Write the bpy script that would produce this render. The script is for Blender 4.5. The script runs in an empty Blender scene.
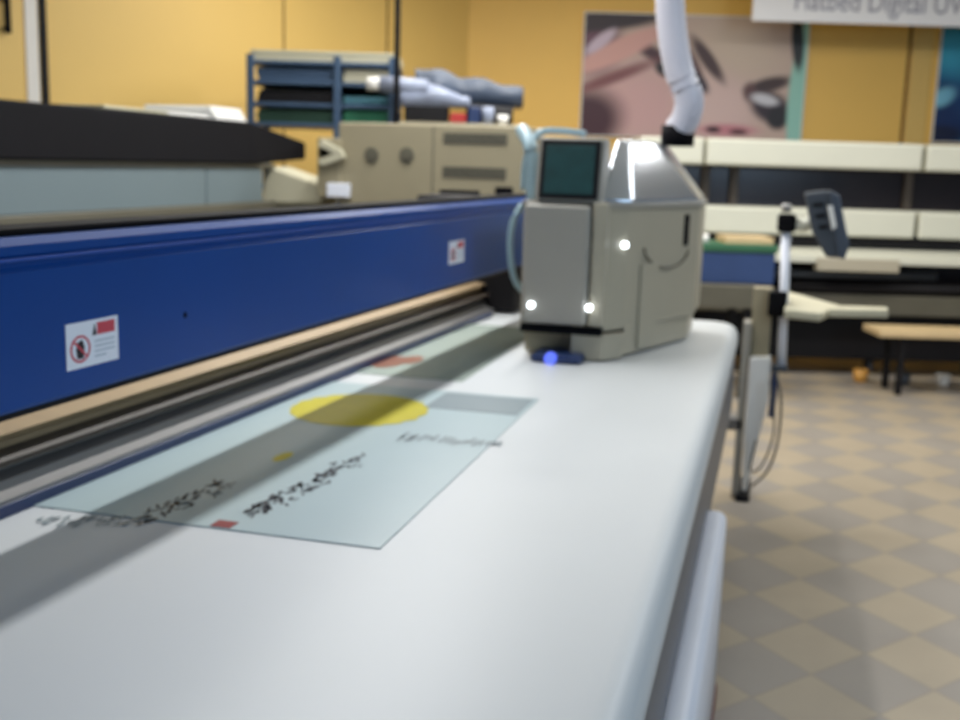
import bpy, bmesh, math, random
from mathutils import Vector, Matrix
R = random.Random(7)
sc = bpy.context.scene
COL = sc.collection
# ------------------------------------------------------------------ camera
F = 1100.0; W, H = 960, 720; ROLL = 0.030; CAMZ = 1.48
VPX, VPY = 780.0, 172.0
rx, ry = VPX - W/2, VPY - H/2
ux = rx*math.cos(ROLL) + ry*math.sin(ROLL)
uy = -rx*math.sin(ROLL) + ry*math.cos(ROLL)
PITCH = math.atan(-uy/F)
YAW = math.atan(ux/math.hypot(F, uy))
CR = Matrix.Rotation(YAW, 3, 'Z') @ Matrix.Rotation(math.pi/2 - PITCH, 3, 'X') @ Matrix.Rotation(ROLL, 3, 'Z')
CP = Vector((0, 0, CAMZ))
cd = bpy.data.cameras.new('camera'); cam = bpy.data.objects.new('camera', cd); COL.objects.link(cam)
cd.sensor_width = 36; cd.lens = 36*F/W; cd.clip_start = .02; cd.clip_end = 100
cam.matrix_world = Matrix.Translation(CP) @ CR.to_4x4()
cd.dof.use_dof = True; cd.dof.focus_distance = 0.9; cd.dof.aperture_fstop = (cd.lens/1000)/0.0062
sc.camera = cam

def ray(px, py): return (CR @ Vector((px - W/2, H/2 - py, -F))).normalized()
class Frame:
    """a horizontal frame turned about the vertical; u right, v away, z up"""
    def __init__(s, yaw): s.yaw = yaw; s.R = Matrix.Rotation(yaw, 3, 'Z')
    def pt(s, px, py, u=None, v=None, z=None):
        d = s.R.inverted() @ ray(px, py)
        if v is not None: t = v/d.y
        elif u is not None: t = u/d.x
        else: t = (z - CAMZ)/d.z
        return Vector((d.x*t, d.y*t, CAMZ + d.z*t))
def yaw_for(px):
    d = ray(px, VPY + (px-VPX)*ROLL); return math.atan2(-d.x, d.y)
M = Frame(0.0); G = Frame(yaw_for(838)); B = Frame(YAW)

# ------------------------------------------------------------------ materials
def nodes(name):
    m = bpy.data.materials.new(name); m.use_nodes = True; nt = m.node_tree
    return m, nt, nt.nodes['Principled BSDF']
def lin(c): return tuple(((x/255)/12.92 if x/255 <= .04045 else ((x/255+.055)/1.055)**2.4) for x in c) + (1,)
def mixc(nt, fac, a, b, blend='MIX'):
    n = nt.nodes.new('ShaderNodeMix'); n.data_type = 'RGBA'; n.blend_type = blend
    for s, val in ((0, fac), (6, a), (7, b)):
        if isinstance(val, (int, float, tuple)): n.inputs[s].default_value = val
        else: nt.links.new(val, n.inputs[s])
    return n.outputs[2]
def mat(name, rgb, rough=.5, metal=0, var=.08, scale=6, emit=0, bump=0, stretch=(1,1,1), **kw):
    m, nt, p = nodes(name)
    tc = nt.nodes.new('ShaderNodeTexCoord'); mp = nt.nodes.new('ShaderNodeMapping'); mp.inputs['Scale'].default_value = stretch
    nz = nt.nodes.new('ShaderNodeTexNoise'); nz.inputs['Scale'].default_value = scale; nz.inputs['Detail'].default_value = 4
    nt.links.new(tc.outputs['Object'], mp.inputs[0]); nt.links.new(mp.outputs[0], nz.inputs['Vector'])
    c = lin(rgb); lo = tuple(x*(1-var) for x in c[:3])+(1,); hi = tuple(min(1, x*(1+var)) for x in c[:3])+(1,)
    nt.links.new(mixc(nt, nz.outputs['Fac'], lo, hi), p.inputs['Base Color'])
    p.inputs['Roughness'].default_value = rough; p.inputs['Metallic'].default_value = metal
    if emit: p.inputs['Emission Color'].default_value = c; p.inputs['Emission Strength'].default_value = emit
    if bump:
        b = nt.nodes.new('ShaderNodeBump'); b.inputs['Strength'].default_value = bump; b.inputs['Distance'].default_value = .01
        nt.links.new(nz.outputs['Fac'], b.inputs['Height']); nt.links.new(b.outputs[0], p.inputs['Normal'])
    for k, v in kw.items(): p.inputs[k.replace('_', ' ')].default_value = v
    return m
def art(name, base, blobs, rough=.45, grad=None):
    """soft flat artwork on a UV laid out in panel heights"""
    m, nt, p = nodes(name)
    tc = nt.nodes.new('ShaderNodeTexCoord')
    nz = nt.nodes.new('ShaderNodeTexNoise'); nz.inputs['Scale'].default_value = 5
    nt.links.new(tc.outputs['UV'], nz.inputs['Vector'])
    c = lin(base)
    cur = mixc(nt, nz.outputs['Fac'], tuple(x*.93 for x in c[:3])+(1,), tuple(min(1, x*1.05) for x in c[:3])+(1,))
    for (x, y, a, b, rot, rgb, soft) in blobs:
        mp = nt.nodes.new('ShaderNodeMapping'); mp.vector_type = 'TEXTURE'
        mp.inputs['Location'].default_value = (x, y, 0); mp.inputs['Rotation'].default_value = (0, 0, math.radians(rot)); mp.inputs['Scale'].default_value = (a, b, 1)
        nt.links.new(tc.outputs['UV'], mp.inputs[0])
        ln = nt.nodes.new('ShaderNodeVectorMath'); ln.operation = 'LENGTH'; nt.links.new(mp.outputs[0], ln.inputs[0])
        mr = nt.nodes.new('ShaderNodeMapRange'); mr.interpolation_type = 'SMOOTHSTEP'
        mr.inputs['From Min'].default_value = 1+soft/2; mr.inputs['From Max'].default_value = max(0, 1-soft/2)
        nt.links.new(ln.outputs['Value'], mr.inputs['Value'])
        cur = mixc(nt, mr.outputs[0], cur, lin(rgb))
    nt.links.new(cur, p.inputs['Base Color']); p.inputs['Roughness'].default_value = rough
    return m

MT = dict(
 blue=mat('blue powder coat', (0, 66, 142), .35, var=.15, scale=2, Specular_IOR_Level=.3),
 bluelip=mat('blue edging', (30, 78, 165), .4),
 navy=mat('dark blue extrusion', (34, 52, 92), .4),
 bed=mat('white printing media', (208, 211, 211), .42, var=.03, scale=2),
 white=mat('white enamel', (238, 240, 248), .35, var=.03),
 rail=mat('dark grey rail', (78, 86, 98), .4, .3),
 alu=mat('brushed aluminium', (150, 148, 146), .35, .7, var=.2, scale=14, stretch=(1, .05, 1)),
 tan=mat('tan rail strip', (166, 142, 108), .4, .1, var=.15, scale=9),
 brown=mat('dark brown slot', (74, 64, 54), .5, var=.3, scale=20),
 beige=mat('beige enamel', (172, 164, 144), .4, var=.05),
 beige2=mat('greyer beige enamel', (158, 153, 142), .4, var=.05),
 beigecab=mat('dull beige enamel', (150, 140, 114), .5, var=.07),
 metal=mat('polished steel hood', (214, 218, 224), .22, .75, var=.05),
 black=mat('black rubber', (7, 6, 10), .8, var=.3, Specular_IOR_Level=.15),
 dark=mat('near black metal', (20, 18, 20), .6, var=.4, Specular_IOR_Level=.25),
 charcoal=mat('charcoal plastic', (66, 72, 80), .45, var=.15),
 greyp=mat('grey green panel', (108, 121, 124), .45, var=.04, scale=1.5),
 olive=mat('olive grey metal', (92, 88, 74), .5, var=.15),
 screen=mat('dark green display', (22, 62, 62), .45, var=.5, scale=22, emit=.05),
 led=mat('white lamp', (235, 245, 255), .3, emit=7),
 ledblue=mat('blue print lamp', (90, 110, 235), .3, emit=.9),
 cyan=mat('pale cyan hose', (168, 196, 206), .3, var=.1, Transmission_Weight=.3),
 cream=mat('cream card', (192, 186, 160), .5, var=.08),
 paper=mat('white paper', (232, 230, 224), .6, var=.05),
 yellow=mat('yellow wall panel', (224, 188, 108), .5, var=.06, scale=1.2),
 yellow2=mat('deep yellow wall paint', (236, 192, 98), .55, var=.06, scale=1.2),
 seam=mat('panel seam', (110, 78, 30), .7),
 wtrim=mat('white door post', (226, 222, 214), .5, var=.03),
 ceil=mat('ceiling paint', (226, 222, 206), .8, var=.03),
 rack=mat('blue grey rack metal', (70, 92, 118), .4, .3, var=.15),
 green=mat('green folders', (40, 118, 84), .6, var=.25),
 dgreen=mat('dark green folders', (22, 58, 40), .6, var=.3),
 teal=mat('teal binder', (74, 126, 138), .6, var=.2),
 film=mat('grey plastic film', (138, 146, 166), .3, var=.25, scale=14, bump=.4),
 tarp=mat('dark folded tarpaulin', (62, 72, 88), .4, var=.4, scale=10, bump=.5),
 red=mat('red card', (170, 44, 40), .6),
 orange=mat('orange plastic', (206, 150, 70), .5),
 hose=mat('white flexible duct', (226, 224, 234), .35, var=.04, Transmission_Weight=.15),
 glass=mat('smoked cover', (44, 38, 40), .2, var=.4, scale=3),
 bwhite=mat('warm white enamel', (208, 207, 190), .4, var=.04),
 bluebox=mat('blue storage box', (44, 66, 110), .5, var=.2),
 boxlid=mat('green lid', (46, 96, 66), .5, var=.2),
 wood=mat('pale wood board', (206, 180, 136), .5, var=.1),
 kick=mat('reddish brown strip', (110, 66, 60), .5),
 ltext=mat('grey lettering', (166, 166, 180), .6),
 banner=mat('white banner board', (246, 246, 250), .5, var=.02),
 ink=mat('dark printed ink', (34, 44, 56), .4, var=.2),
 inkred=mat('red printed ink', (130, 22, 30), .4),
 inkgrey=mat('grey printed ink', (128, 142, 146), .4),
 inkyellow=mat('yellow printed ink', (196, 184, 20), .35, var=.12, scale=20),
 labelred=mat('red label block', (206, 70, 84), .5),
 labelblack=mat('black label print', (20, 10, 24), .5),
 labelgrey=mat('pale label print', (186, 196, 206), .5),
 cable=mat('grey cable', (96, 92, 84), .5),
)
# ------------------------------------------------------------------ mesh helpers
def merge(dst, src):
    me = bpy.data.meshes.new('tmp'); src.to_mesh(me); src.free(); dst.from_mesh(me); bpy.data.meshes.remove(me)
def bev(b, w, seg=2, edges=None):
    if w > 0: bmesh.ops.bevel(b, geom=edges or b.edges[:], offset=w, segments=seg, profile=.5, affect='EDGES', clamp_overlap=True)
def box(d, x0, x1, y0, y1, z0, z1, w=.004, seg=2):
    b = bmesh.new(); bmesh.ops.create_cube(b, size=1)
    for v in b.verts:
        v.co = Vector(((x0+x1)/2 + v.co.x*(x1-x0), (y0+y1)/2 + v.co.y*(y1-y0), (z0+z1)/2 + v.co.z*(z1-z0)))
    bev(b, min(w, .45*min(abs(x1-x0), abs(y1-y0), abs(z1-z0))), seg); merge(d, b); return d
def hexa(d, p, w=0):
    """p: 4 bottom points then 4 top points, both going round"""
    b = bmesh.new(); v = [b.verts.new(q) for q in p]
    for f in ((3,2,1,0), (4,5,6,7), (0,1,5,4), (1,2,6,5), (2,3,7,6), (3,0,4,7)): b.faces.new([v[i] for i in f])
    bmesh.ops.recalc_face_normals(b, faces=b.faces); bev(b, w); merge(d, b); return d
def prism(d, pts, axis, a0, a1, w=0, seg=2):
    b = bmesh.new()
    def co(p, a): return {'x': (a, p[0], p[1]), 'y': (p[0], a, p[1]), 'z': (p[0], p[1], a)}[axis]
    lo = [b.verts.new(co(p, a0)) for p in pts]; hi = [b.verts.new(co(p, a1)) for p in pts]
    b.faces.new(lo); b.faces.new(hi[::-1]); n = len(pts)
    for i in range(n): b.faces.new((lo[i], hi[i], hi[(i+1) % n], lo[(i+1) % n]))
    bmesh.ops.recalc_face_normals(b, faces=b.faces); bev(b, w, seg); merge(d, b); return d
def smoothpts(pts, n=6):
    P = [Vector(p) for p in pts]; out = []
    for i in range(len(P)-1):
        p0, p1, p2, p3 = P[max(i-1, 0)], P[i], P[i+1], P[min(i+2, len(P)-1)]
        for k in range(n):
            t = k/n; out.append(.5*((2*p1) + (p2-p0)*t + (2*p0-5*p1+4*p2-p3)*t*t + (3*p1-p0-3*p2+p3)*t**3))
    return out + [P[-1]]
def tube(d, pts, r, seg=12, smooth=0, rib=0):
    P = smoothpts(pts, smooth) if smooth else [Vector(p) for p in pts]
    b = bmesh.new(); rings = []
    for i, p in enumerate(P):
        t = (P[min(i+1, len(P)-1)] - P[max(i-1, 0)]).normalized()
        a = t.cross(Vector((0, 0, 1)) if abs(t.z) < .9 else Vector((0, 1, 0))).normalized(); c = t.cross(a)
        rr = (r(i/(len(P)-1)) if callable(r) else r) * (1 + (rib if i % 2 else 0))
        rings.append([b.verts.new(p + (a*math.cos(2*math.pi*k/seg) + c*math.sin(2*math.pi*k/seg))*rr) for k in range(seg)])
    for i in range(len(rings)-1):
        for k in range(seg): b.faces.new((rings[i][k], rings[i][(k+1) % seg], rings[i+1][(k+1) % seg], rings[i+1][k]))
    b.faces.new(rings[0]); b.faces.new(rings[-1][::-1]); bmesh.ops.recalc_face_normals(b, faces=b.faces)
    for f in b.faces: f.smooth = len(f.verts) == 4
    merge(d, b); return d
def disc(d, c, n, r, h, seg=20):
    c = Vector(c); n = Vector(n).normalized(); return tube(d, [c, c+n*h], r, seg)
def NB(): return bmesh.new()
def link(name, bm, material, base=Vector((0,0,0)), parent=None, frame=None, label=None, cat=None, group=None, kind=None, uvs=None):
    me = bpy.data.meshes.new(name)
    bm.transform(Matrix.Translation(-Vector(base))); bm.to_mesh(me); bm.free()
    o = bpy.data.objects.new(name, me); COL.objects.link(o); me.materials.append(MT[material] if isinstance(material, str) else material)
    if parent: o.parent = parent
    elif frame: o.rotation_euler = (0, 0, frame.yaw); o.location = frame.R @ Vector(base)
    for k, v in (('label', label), ('category', cat), ('group', group), ('kind', kind)):
        if v: o[k] = v
    return o
class Thing:
    def __init__(s, name, label, cat, frame, base, group=None):
        s.frame = frame; s.base = Vector(base); o = bpy.data.objects.new(name, None); COL.objects.link(o); s.o = o
        o.empty_display_size = .1; o.location = frame.R @ s.base; o.rotation_euler = (0, 0, frame.yaw); o['label'] = label; o['category'] = cat
        if group: o['group'] = group
    def part(s, name, bm, material, parent=None, label=None, kind=None):
        return link(name, bm, material, s.base, parent or s.o, label=label, kind=kind)
def bmbase(bm):
    xs = [v.co.x for v in bm.verts]; ys = [v.co.y for v in bm.verts]; zs = [v.co.z for v in bm.verts]
    return Vector(((min(xs)+max(xs))/2, (min(ys)+max(ys))/2, min(zs)))
def solo(name, bm, material, label, cat, frame, group=None):
    return link(name, bm, material, bmbase(bm), None, frame, label, cat, group)
def struct(name, bm, material, frame=M, parent=None, base=None):
    if parent: return link(name, bm, material, base, parent)
    return link(name, bm, material, bmbase(bm), None, frame, kind='structure')
def artquad(corners, aspect):
    """corners: bottom-left, bottom-right, top-right, top-left"""
    b = bmesh.new(); v = [b.verts.new(c) for c in corners]; f = b.faces.new(v); uv = b.loops.layers.uv.new('UVMap')
    for l, t in zip(f.loops, ((0,0), (aspect,0), (aspect,1), (0,1))): l[uv].uv = t
    return b

# ------------------------------------------------------------------ setting: floor
fm, nt, p = nodes('diamond tiled floor')
tc = nt.nodes.new('ShaderNodeTexCoord'); mp = nt.nodes.new('ShaderNodeMapping')
c0 = M.pt(859, 628, z=0); c1 = M.pt(840, 548, z=0); c2 = M.pt(753, 668, z=0); c3 = M.pt(873, 682, z=0)
DY = (c1-c0).length/2; DX = (c3-c2).length
mp.vector_type = 'TEXTURE'; mp.inputs['Location'].default_value = (c0.x, c0.y, 0); mp.inputs['Rotation'].default_value = (0, 0, -math.atan2(c1.x-c0.x, c1.y-c0.y)); mp.inputs['Scale'].default_value = (DX, DY, 1)
mp2 = nt.nodes.new('ShaderNodeMapping'); mp2.vector_type = 'TEXTURE'; mp2.inputs['Rotation'].default_value = (0, 0, math.radians(45)); mp2.inputs['Scale'].default_value = (.70711, .70711, 1)
print('tile', DX, DY, c0, c1, c2, c3)
ad = nt.nodes.new('ShaderNodeVectorMath'); ad.operation = 'ADD'; ad.inputs[1].default_value = (.5, .5, .5)
ck = nt.nodes.new('ShaderNodeTexChecker'); ck.inputs['Scale'].default_value = 1
ck.inputs['Color1'].default_value = lin((166, 152, 130)); ck.inputs['Color2'].default_value = lin((148, 140, 130))
nt.links.new(tc.outputs['Object'], mp.inputs[0]); nt.links.new(mp.outputs[0], mp2.inputs[0]); nt.links.new(mp2.outputs[0], ad.inputs[0]); nt.links.new(ad.outputs[0], ck.inputs['Vector'])
nz = nt.nodes.new('ShaderNodeTexNoise'); nz.inputs['Scale'].default_value = 3; nz.inputs['Detail'].default_value = 5
nt.links.new(tc.outputs['Object'], nz.inputs['Vector'])
cr = nt.nodes.new('ShaderNodeMapRange'); cr.inputs['To Min'].default_value = .82; cr.inputs['To Max'].default_value = 1.14
nt.links.new(nz.outputs['Fac'], cr.inputs['Value'])
cc = nt.nodes.new('ShaderNodeCombineColor')
for i in range(3): nt.links.new(cr.outputs[0], cc.inputs[i])
br = nt.nodes.new('ShaderNodeTexBrick'); br.offset = 0; br.inputs['Scale'].default_value = 1; br.inputs['Brick Width'].default_value = 1; br.inputs['Row Height'].default_value = 1
br.inputs['Mortar Size'].default_value = .014; br.inputs['Color1'].default_value = (1,1,1,1); br.inputs['Color2'].default_value = (1,1,1,1); br.inputs['Mortar'].default_value = (.85,.84,.82,1)
nt.links.new(ad.outputs[0], br.inputs['Vector'])
t1 = mixc(nt, 1.0, ck.outputs[0], cc.outputs[0], 'MULTIPLY'); nt.links.new(mixc(nt, 1.0, t1, br.outputs[0], 'MULTIPLY'), p.inputs['Base Color'])
p.inputs['Roughness'].default_value = .42
fb = NB(); box(fb, -7, 9, -3, 15, -.1, 0, 0)
fo = bpy.data.meshes.new('floor'); fb.to_mesh(fo); fb.free(); fo.materials.append(fm)
fl = bpy.data.objects.new('floor', fo); COL.objects.link(fl); fl['kind'] = 'structure'

# ------------------------------------------------------------------ setting: walls
VW = 9.6; CZ = 3.3
kb = B.pt(468, 60, v=VW).x
def wu(px, py=70, v=VW): return B.pt(px, py, v=v).x
wb = NB(); box(wb, kb, 7.5, VW, VW+.15, 0, CZ, 0)
struct('wall_back', wb, 'yellow2', B)
t = NB(); box(t, wu(906), wu(909), VW-.006, VW, 0, CZ, 0); struct('trim_1', t, 'seam', B)
t = NB(); box(t, wu(910), wu(930), VW-.02, VW, 0, CZ, .004); struct('trim_2', t, 'yellow', B)
# left wall runs from the corner towards the camera at an angle
LA = math.radians(48)
L = Frame(B.yaw + LA)             # u along the wall (to the right, towards the corner), v away
corner = L.R.inverted() @ (B.R @ Vector((kb, VW, 0)))
LV = corner.y
def lu(px, py=60): return L.pt(px, py, v=LV).x
lw = NB(); box(lw, lu(-420), corner.x+.0, LV, LV+.15, 0, CZ, 0)
struct('wall_left', lw, 'yellow', L)
for i, x in enumerate((283, 386)):
    t = NB(); box(t, lu(x), lu(x+1.3), LV-.006, LV, 0, CZ, 0); struct('trim_%d' % (3+i), t, 'seam', L)
t = NB(); box(t, lu(24), lu(37), LV-.03, LV, 0, CZ, .006); struct('trim_5', t, 'wtrim', L)
t = NB(); box(t, lu(40), lu(46), LV-.03, LV, 0, CZ, .003); struct('trim_6', t, 'dark', L)
d = NB(); box(d, lu(-110), lu(22), LV-.04, LV, .02, 2.9, .006)
db = bmbase(d); dr = link('door_1', d, 'yellow', db, None, L, kind='structure')
hh = NB(); hp = L.pt(5, 14, v=LV-.06)
box(hh, hp.x-.02, hp.x+.02, LV-.10, LV-.08, hp.z-.11, hp.z+.11, .008)
box(hh, hp.x-.012, hp.x+.012, LV-.085, LV-.04, hp.z+.07, hp.z+.09, .003); box(hh, hp.x-.012, hp.x+.012, LV-.085, LV-.04, hp.z-.09, hp.z-.07, .003)
h = link('door_handle', hh, 'black', db, dr, label='black door handle')
cb = NB(); box(cb, -9, 9, 1.5, 15, CZ, CZ+.1, 0); struct('ceiling', cb, 'ceil', M)

# ------------------------------------------------------------------ posters and banner
def board(name, label, frame, x0, x1, z0, z1, v, th, material, face, cat, facename='printed_face'):
    T = Thing(name, label, cat, frame, ((x0+x1)/2, v, z0))
    b = NB(); box(b, x0, x1, v, v+th, z0, z1, .002); T.part('backing_board', b, material)
    if face:
        e = .012; q = artquad([(x0+e, v-.003, z0+e), (x1-e, v-.003, z0+e), (x1-e, v-.003, z1-e), (x0+e, v-.003, z1-e)], (x1-x0)/(z1-z0)); T.part(facename, q, face)
    return T
pa = B.pt(579, 136, v=VW-.03); pb = B.pt(811, 18, v=VW-.03)
AS = (pb.x-pa.x)/(pb.z-pa.z)
def U(cx, cy): return ((cx-45)/565*AS, (330-cy)/292)     # crop coordinates of the poster to its UV
skin = (196, 172, 160)
BL = []
def bl(cx, cy, a, b, rot, rgb, soft=.5): soft = min(1.3, soft*1.35); x, y = U(cx, cy); BL.append((x, y, a/292, b/292, rot, rgb, soft))
bl(190, 250, 130, 95, 0, (206, 166, 164), 1.2)
bl(400, 260, 90, 90, 0, (212, 184, 178), 1.0)
bl(440, 110, 110, 60, -20, (206, 186, 168), 1.0)
bl(50, 300, 95, 75, 20, (64, 24, 36), .6)
bl(60, 110, 70, 70, 0, (104, 62, 82), .7)
bl(110, 52, 150, 26, 8, (40, 18, 26), .5)
bl(220, 130, 55, 16, -30, (70, 34, 44), .8)
bl(130, 125, 125, 26, 26, (214, 164, 156), .4)
bl(85, 105, 45, 14, 40, (206, 188, 206), .5)
bl(120, 190, 110, 14, 22, (126, 74, 76), .9)
bl(360, 140, 66, 16, -52, (66, 40, 40), .6)
bl(325, 150, 50, 10, -60, (92, 60, 60), .7)
bl(335, 190, 40, 16, -45, (40, 26, 44), .5)
bl(246, 168, 22, 13, -40, (30, 18, 26), .6)
bl(520, 196, 55, 17, 14, (58, 36, 34), .6)
bl(472, 215, 16, 22, 0, (90, 56, 56), .8)
bl(528, 250, 52, 36, -25, (46, 28, 40), .5)
bl(512, 232, 34, 13, -12, (206, 206, 214), .6)
bl(548, 276, 26, 28, 0, (18, 12, 20), .5)
bl(420, 308, 70, 14, 0, (196, 128, 138), .8)
bl(385, 308, 18, 8, 0, (60, 26, 32), .6)
bl(450, 312, 22, 7, 0, (84, 40, 46), .7)
bl(610, 200, 36, 190, -3, (150, 204, 190), .22)
bl(585, 90, 15, 70, 6, (16, 24, 26), .4)
face = art('face poster print', skin, BL)
board('face_poster', 'large poster of a close-up woman face, turquoise strip down its right edge', B, pa.x, pb.x, pa.z, pb.z, VW-.03, .02, 'paper', face, 'poster')
x0 = B.pt(936, 90, v=VW-.03).x; z0 = B.pt(945, 143, v=VW-.03).z; z1 = B.pt(945, 22, v=VW-.03).z
sea = art('blue poster print', (30, 116, 160), [(.12, .25, .35, .3, 20, (10, 44, 96), 1.0), (.2, .75, .3, .2, -20, (60, 168, 200), 1.1), (.05, .38, .12, .07, 30, (130, 200, 226), 1), (.6, .5, .4, .3, 0, (24, 84, 140), 1.2), (1.1, .4, .4, .5, 0, (14, 60, 120), 1.1), (0.06, .06, .2, .08, 0, (8, 24, 60), .8)])
board('blue_poster', 'deep blue water-like poster at the right edge of the yellow wall', B, x0, x0+1.9, z0, z1, VW-.03, .02, 'paper', sea, 'poster')
VB = 9.0
bx0 = B.pt(753, 10, v=VB).x; bz0 = B.pt(800, 22, v=VB).z
T = Thing('hanging_banner', 'white board with grey lettering hanging at the top above the posters', 'banner', B, (bx0+1.6, VB, bz0))
b = NB(); box(b, bx0, bx0+3.4, VB, VB+.04, bz0, bz0+.5, .004); T.part('board', b, 'banner')
px2m = VB/1110
tx = bpy.data.curves.new('lettering', 'FONT'); tx.body = 'Flatbed Digital UV'; tx.size = 27*px2m; tx.extrude = .001; tx.offset = .0015; tx.resolution_u = 3
to = bpy.data.objects.new('tmp_text', tx); COL.objects.link(to)
bpy.context.view_layer.update()
me = bpy.data.meshes.new_from_object(to.evaluated_get(bpy.context.evaluated_depsgraph_get())); bpy.data.objects.remove(to)
tb = NB(); tb.from_mesh(me); bpy.data.meshes.remove(me)
wd = max(v.co.x for v in tb.verts)
tw = B.pt(963, 10, v=VB).x - B.pt(793, 10, v=VB).x
tb.transform(Matrix.Translation((B.pt(793, 10, v=VB).x, VB-.004, B.pt(860, 11.5, v=VB).z)) @ Matrix.Rotation(math.pi/2, 4, 'X') @ Matrix.Diagonal((tw/wd, 1, 1, 1)))
T.part('lettering', tb, 'ltext')
for uu in (bx0+.5, bx0+2.8): b = NB(); tube(b, [(uu, VB+.02, bz0+.5), (uu, VB+.02, CZ)], .004, 6); T.part('hanging_wire', b, 'charcoal')

# ------------------------------------------------------------------ main printer
BX = -.117                         # right edge of the bed
BV = M.pt(690, 318, z=.85).y       # far end of the bed
T = Thing('flatbed_printer', 'big flatbed printing machine, white bed with blue gantry beam and beige print carriage', 'printer', M, (-1.1, 2.0, 0))
def rrect(x0, x1, y0, y1, r, n=8):
    out = []
    for (cx, cy, a0) in ((x1-r, y0+r, -90), (x1-r, y1-r, 0), (x0+r, y1-r, 90), (x0+r, y0+r, 180)):
        for k in range(n+1):
            a = math.radians(a0 + 90*k/n); out.append((cx + r*math.cos(a), cy + r*math.sin(a)))
    return out
b = NB(); o = bmesh.new(); prism(o, rrect(-2.05, BX, -.7, BV, .13), 'z', .775, .85)
ed = [e for e in o.edges if all(abs(v.co.z-.85) < 1e-5 for v in e.verts)]
bmesh.ops.bevel(o, geom=ed, offset=.05, segments=6, profile=.5, affect='EDGES')
for f in o.faces: f.smooth = True
merge(b, o); bed = T.part('print_bed', b, 'bed')
b = NB(); prism(b, rrect(-2.0, BX-.006, -.65, BV-.03, .11), 'z', .50, .776, 0); T.part('bed_rail', b, 'rail', label='dark grey rail under the edge of the bed')
b = NB(); box(b, -1.9, BX-.12, -.5, BV-.35, .06, .51, .01); T.part('base_frame', b, 'dark')
for (a, c) in ((-.42, BV-.25), (-1.8, BV-.25), (-.42, -.3), (-1.8, -.3)):
    b = NB(); box(b, a-.05, a+.05, c-.05, c+.05, -0+.02, .51, .006); box(b, a-.07, a+.07, c-.07, c+.07, 0, .03, .004); T.part('leg', b, 'dark')
PU = -.070; pv = 2.98
b = NB(); o = bmesh.new(); prism(o, rrect(BX-.02, PU, -.7, pv, .03), 'z', .05, .565)
bmesh.ops.bevel(o, geom=[e for e in o.edges if all(abs(v.co.z-.565) < 1e-5 for v in e.verts)], offset=.025, segments=5, profile=.5, affect='EDGES')
for f in o.faces: f.smooth = True
merge(b, o); lp = T.part('side_panel', b, 'white', label='white lower side panel with rounded end')
b = NB(); box(b, BX-.01, PU+.006, -.7, pv+.02, .0, .05, .01); T.part('kick_strip', b, 'kick', label='reddish brown strip along the floor')
# G-frame parts are parented to the machine through a local rotation
def gpart(name, bm, material, parent=None, label=None):
    bm.transform(Matrix.Rotation(G.yaw, 4, 'Z')); return T.part(name, bm, material, parent, label)
UB = G.pt(508, 270, v=4.0)
ub = UB.x
zt = G.pt(0, 239, u=ub).z; zb = G.pt(0, 417, u=ub).z
print('beam u', ub, 'z', zb, zt, 'at far', G.pt(505, 197, u=ub).z, UB.z, 'v0', G.pt(0, 300, u=ub).y, 'BV', BV)
hb = zt - zb
g0, g1 = -.6, 4.75
prof = [(ub-.10, zb+.004), (ub-.004, zb), (ub, zb+.006), (ub, zt-hb*.20), (ub-.008, zt-hb*.17), (ub-.008, zt-hb*.13), (ub-.001, zt-hb*.10), (ub-.001, zt-.012), (ub-.012, zt), (ub-.10, zt)]
b = NB(); prism(b, prof, 'y', g0, g1); beam = gpart('gantry_beam', b, 'blue', label='long blue beam across the bed')
b = NB(); box(b, ub-.006, ub+.002, g0, g1, zt-hb*.135, zt-hb*.115, .001); gpart('trim_strip', b, 'bluelip', beam)
b = NB(); box(b, ub-.095, ub-.02, g0, g1-.3, zt, zt+.012, .003); gpart('cable_track', b, 'black', beam, label='black cable track on top of the beam')
b = NB(); box(b, ub-.098, ub-.02, g0, g1, zb-.016, zb+.006, .002); gpart('lower_rail', b, 'dark', beam)
sp = G.pt(185, 315, u=ub); b = NB(); disc(b, (ub-.001, sp.y, sp.z), (1,0,0), .006, .002, 12); gpart('screw_hole', b, 'black', beam)
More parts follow.
